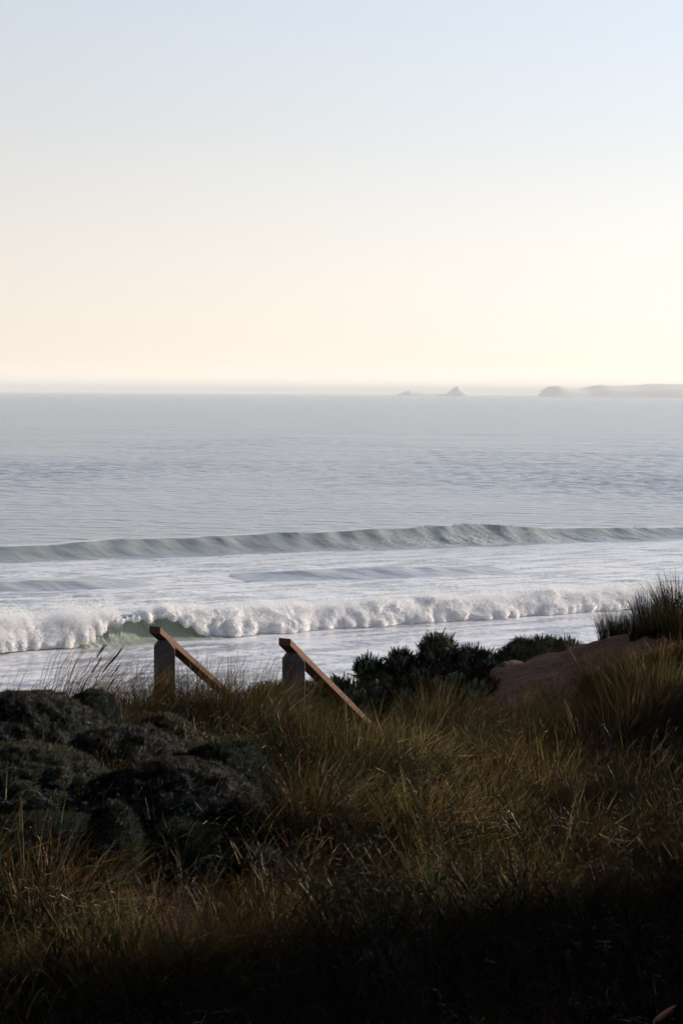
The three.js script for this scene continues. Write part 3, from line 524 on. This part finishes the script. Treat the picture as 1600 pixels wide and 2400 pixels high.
// the grass between, which nobody could count
{
  const sets = [['green', 260, 41], ['golden', 300, 42], ['reddish', 260, 43], ['straw', 200, 44]].map(([k, n, s]) => ({ ...KINDS[k], n: Math.round(n * 0.42), radius: 0.085, spread: 0.8, segs: 3, seed: s }));
  const protos = sets.map((o) => tuft(o.seed, o)), r = prng(55), places = protos.map(() => []);
  const bushAt = (x, D) => Math.max(...BUSHES.map((b) => 1 - Math.hypot((x - xAt(b[0], b[1])) / (b[2] * 1.0), (D - b[1]) / (b[3] * 1.0))));
  function dense(x, D) {
    let d = 1;
    d *= 1 - 0.97 * Math.exp(-(((x + 0.70) / 0.34) ** 2) - (((D - 5.65) / 0.40) ** 2));              // dark sand patch
    d *= 1 - 0.95 * Math.exp(-(((x + 0.12) / 0.22) ** 2) - (((D - 10.2) / 0.35) ** 2));              // sand by the post
    if (D > 12.1 && x > 0.9) d *= ss(1.15, 1.6, x - (D - 12) * 0.45) * 0.9;                             // bare sand slope
    if (D > 12.2 && x < 0.95) d *= 0.35 * ss(17, 13, D);
    if (D > 13.8) d *= 0;
    if (D > 11.1 && x > -0.3 && x < 1.3) d *= 0.12;
    d *= 0.6 + 0.8 * n2(x * 1.1, D * 0.8);
    if (bushAt(x, D) > 0.04) d = 0;
    if (x < -0.28 && D > 6.25 && D < 9.3) d *= 0.8;
    if (Math.hypot((x + 0.86) / 0.20, (D - 6.2) / 0.30) < 1 || Math.hypot((x + 0.40) / 0.10, (D - 6.7) / 0.2) < 1 || Math.hypot((x + 0.13) / 0.10, (D - 7.05) / 0.2) < 1) return 0.04;
    if (D < 7.2) d = Math.max(d * (x < -0.15 && D > 5.9 ? 0.35 : 1), (x < -0.15 && D > 5.9 ? 0.35 : 0.75) * (1 - 0.97 * Math.exp(-(((x + 0.66) / 0.24) ** 2) - (((D - 5.75) / 0.30) ** 2))) * (bushAt(x, D) > 0.04 ? 0 : 1));
    return clamp(d, 0, 1);
  }
  // hummocks: clumps of one kind each, with hollows between them; then a thin scatter and the bank beside the frame
  const put = (s, x, D, size, ox, oz, tint) => places[s].push([x, D, size, U(-0.9, 0.9, r), ox, oz, tint]);
  for (let D0 = 3.8; D0 < 13.5; D0 += 0.46) for (let x0 = -0.30 * D0 - 0.3; x0 < 0.36 * D0 + 0.4; x0 += 0.46) {
    const cx = x0 + U(-0.2, 0.2, r), cD = D0 + U(-0.2, 0.2, r), w = dense(cx, cD), q = n2(cx * 0.8 + 30, cD * 0.8), s = clamp(Math.floor((q * 0.45 + 0.5 + U(-0.45, 0.45, r)) * 4), 0, 3);
    if (r() > 0.25 + w * 1.3 || w <= 0.04) continue;
    const R = U(0.13, 0.27, r), n = Math.round(620 * R * R * (cD < 6.6 ? 0.8 : 1.1)) + 4, tall = U(0.55, 1.0, r) * (cD < 7 ? 0.85 : 1) * (cx < -0.28 && cD > 6.25 && cD < 9.3 ? 0.5 : 1), tint = U(0.75, 1.35, r), warm = U(-0.16, 0.16, r);
    for (let k = 0; k < n; k++) { const p = Math.sqrt(r()), t = r() * 6.283, ox = p * Math.cos(t), oz = p * Math.sin(t), x = cx + ox * R, D = cD - oz * R; if (bushAt(x, D) > 0.08 || dense(x, D) <= 0) continue; put(r() < 0.85 ? s : Math.floor(r() * 4), x, D, tall * (1 - 0.4 * p * p) * U(0.75, 1.1, r), ox, oz, [tint * U(0.8, 1.3, r), warm]); }
  }
  for (let k = 0; k < 3300; k++) {
    const beside = k > 2500, D = beside ? U(4.8, 8.6, r) : U(3.6, 13.6, r), x = beside ? U(1.8, 5.4, r) : U(-0.30, 0.36, r) * D + U(-0.4, 0.4, r), keep = beside ? 0.8 : dense(x, D) * lerp(0.55, 1, ss(5, 8, D));
    if (r() > keep) continue;
    put(Math.floor(r() * 4), x, D, U(0.35, 0.6, r) * (beside ? 1.4 : 1), U(-0.5, 0.5, r), U(-0.5, 0.5, r), [U(0.6, 1.3, r), U(-0.15, 0.15, r)]);
  }
  const m4 = new THREE.Matrix4(), q4 = new THREE.Quaternion(), qy = new THREE.Quaternion(), e = new THREE.Euler(), v = new THREE.Vector3(), sc = new THREE.Vector3();
  const lab = ['green blades of dune grass covering the slope', 'golden blades of dune grass covering the slope', 'rusty red tinged dune grass covering the slope', 'straw coloured dune grass covering the slope'];
  protos.forEach((p, i) => {
    for (const [g, m] of [[p.fresh, greenMat], [p.dry, dryMat]]) {
      const im = new THREE.InstancedMesh(g, m, places[i].length), tint = new THREE.Color();
      places[i].forEach(([x, D, s, a, ox, oz, [k1, h1]], k) => {
        q4.setFromAxisAngle(v.set(oz, 0, -ox).normalize(), 0.5 * Math.hypot(ox, oz)).multiply(qy.setFromAxisAngle(sc.set(0, 1, 0), a));
        im.setMatrixAt(k, m4.compose(v.set(x, groundY(x, D), -D), q4, sc.set(s, s * (0.85 + 0.3 * Math.abs(Math.sin(k * 12.9))), s)));
        im.setColorAt(k, tint.setRGB(1.75 * k1 * (1 + h1), 1.8 * k1 * (1 - h1 * 0.4), 1.75 * k1 * (1 - h1 * 0.8)));
      });
      im.name = numbered('dune_grass'); im.castShadow = im.receiveShadow = true; scene.add(im);
      tag(im, (m === greenMat ? 'fresh ' : 'withered ') + lab[i], 'grass', null, 'stuff');
    }
  });
  // long pale dead blades lying through it
  const pale = new THREE.InstancedMesh((() => { const q = prng(71), bl = new Blades(); for (let k = 0; k < 7; k++) bl.add(U(-0.06, 0.06, q), U(0.05, 0.16, q), U(-0.06, 0.06, q), Math.PI + U(-0.8, 0.8, q) + (q() < 0.25 ? Math.PI : 0), U(0.1, 0.6, q), U(0.4, 1.9, q), U(0.20, 0.40, q), U(0.0035, 0.0060, q), [0.50, 0.41, 0.30].map((v) => v * U(0.6, 1.2, q)), U(-1.4, 1.4, q), 6, U(1, 4, q)); return bl.geometry(); })(), dryMat, 2300);
  let n = 0; while (n < 2300) { const D = U(4.2, 12.2, r), x = U(-0.28, 0.30, r) * D; if (r() > dense(x, D) * (D < 6.6 ? 0.5 : 1) + 0.02 || bushAt(x, D) > 0.1) continue; q4.setFromEuler(e.set(U(-0.25, 0.25, r), U(-0.9, 0.9, r), U(-0.25, 0.25, r))); const s = U(0.6, 1.15, r); pale.setMatrixAt(n++, m4.compose(v.set(x, groundY(x, D), -D), q4, sc.set(s, s, s))); }
  pale.name = numbered('dune_grass'); pale.castShadow = pale.receiveShadow = true; scene.add(pale); tag(pale, 'pale dead blades arching through the dune grass', 'grass', null, 'stuff');
}
renderer.render(scene, camera);
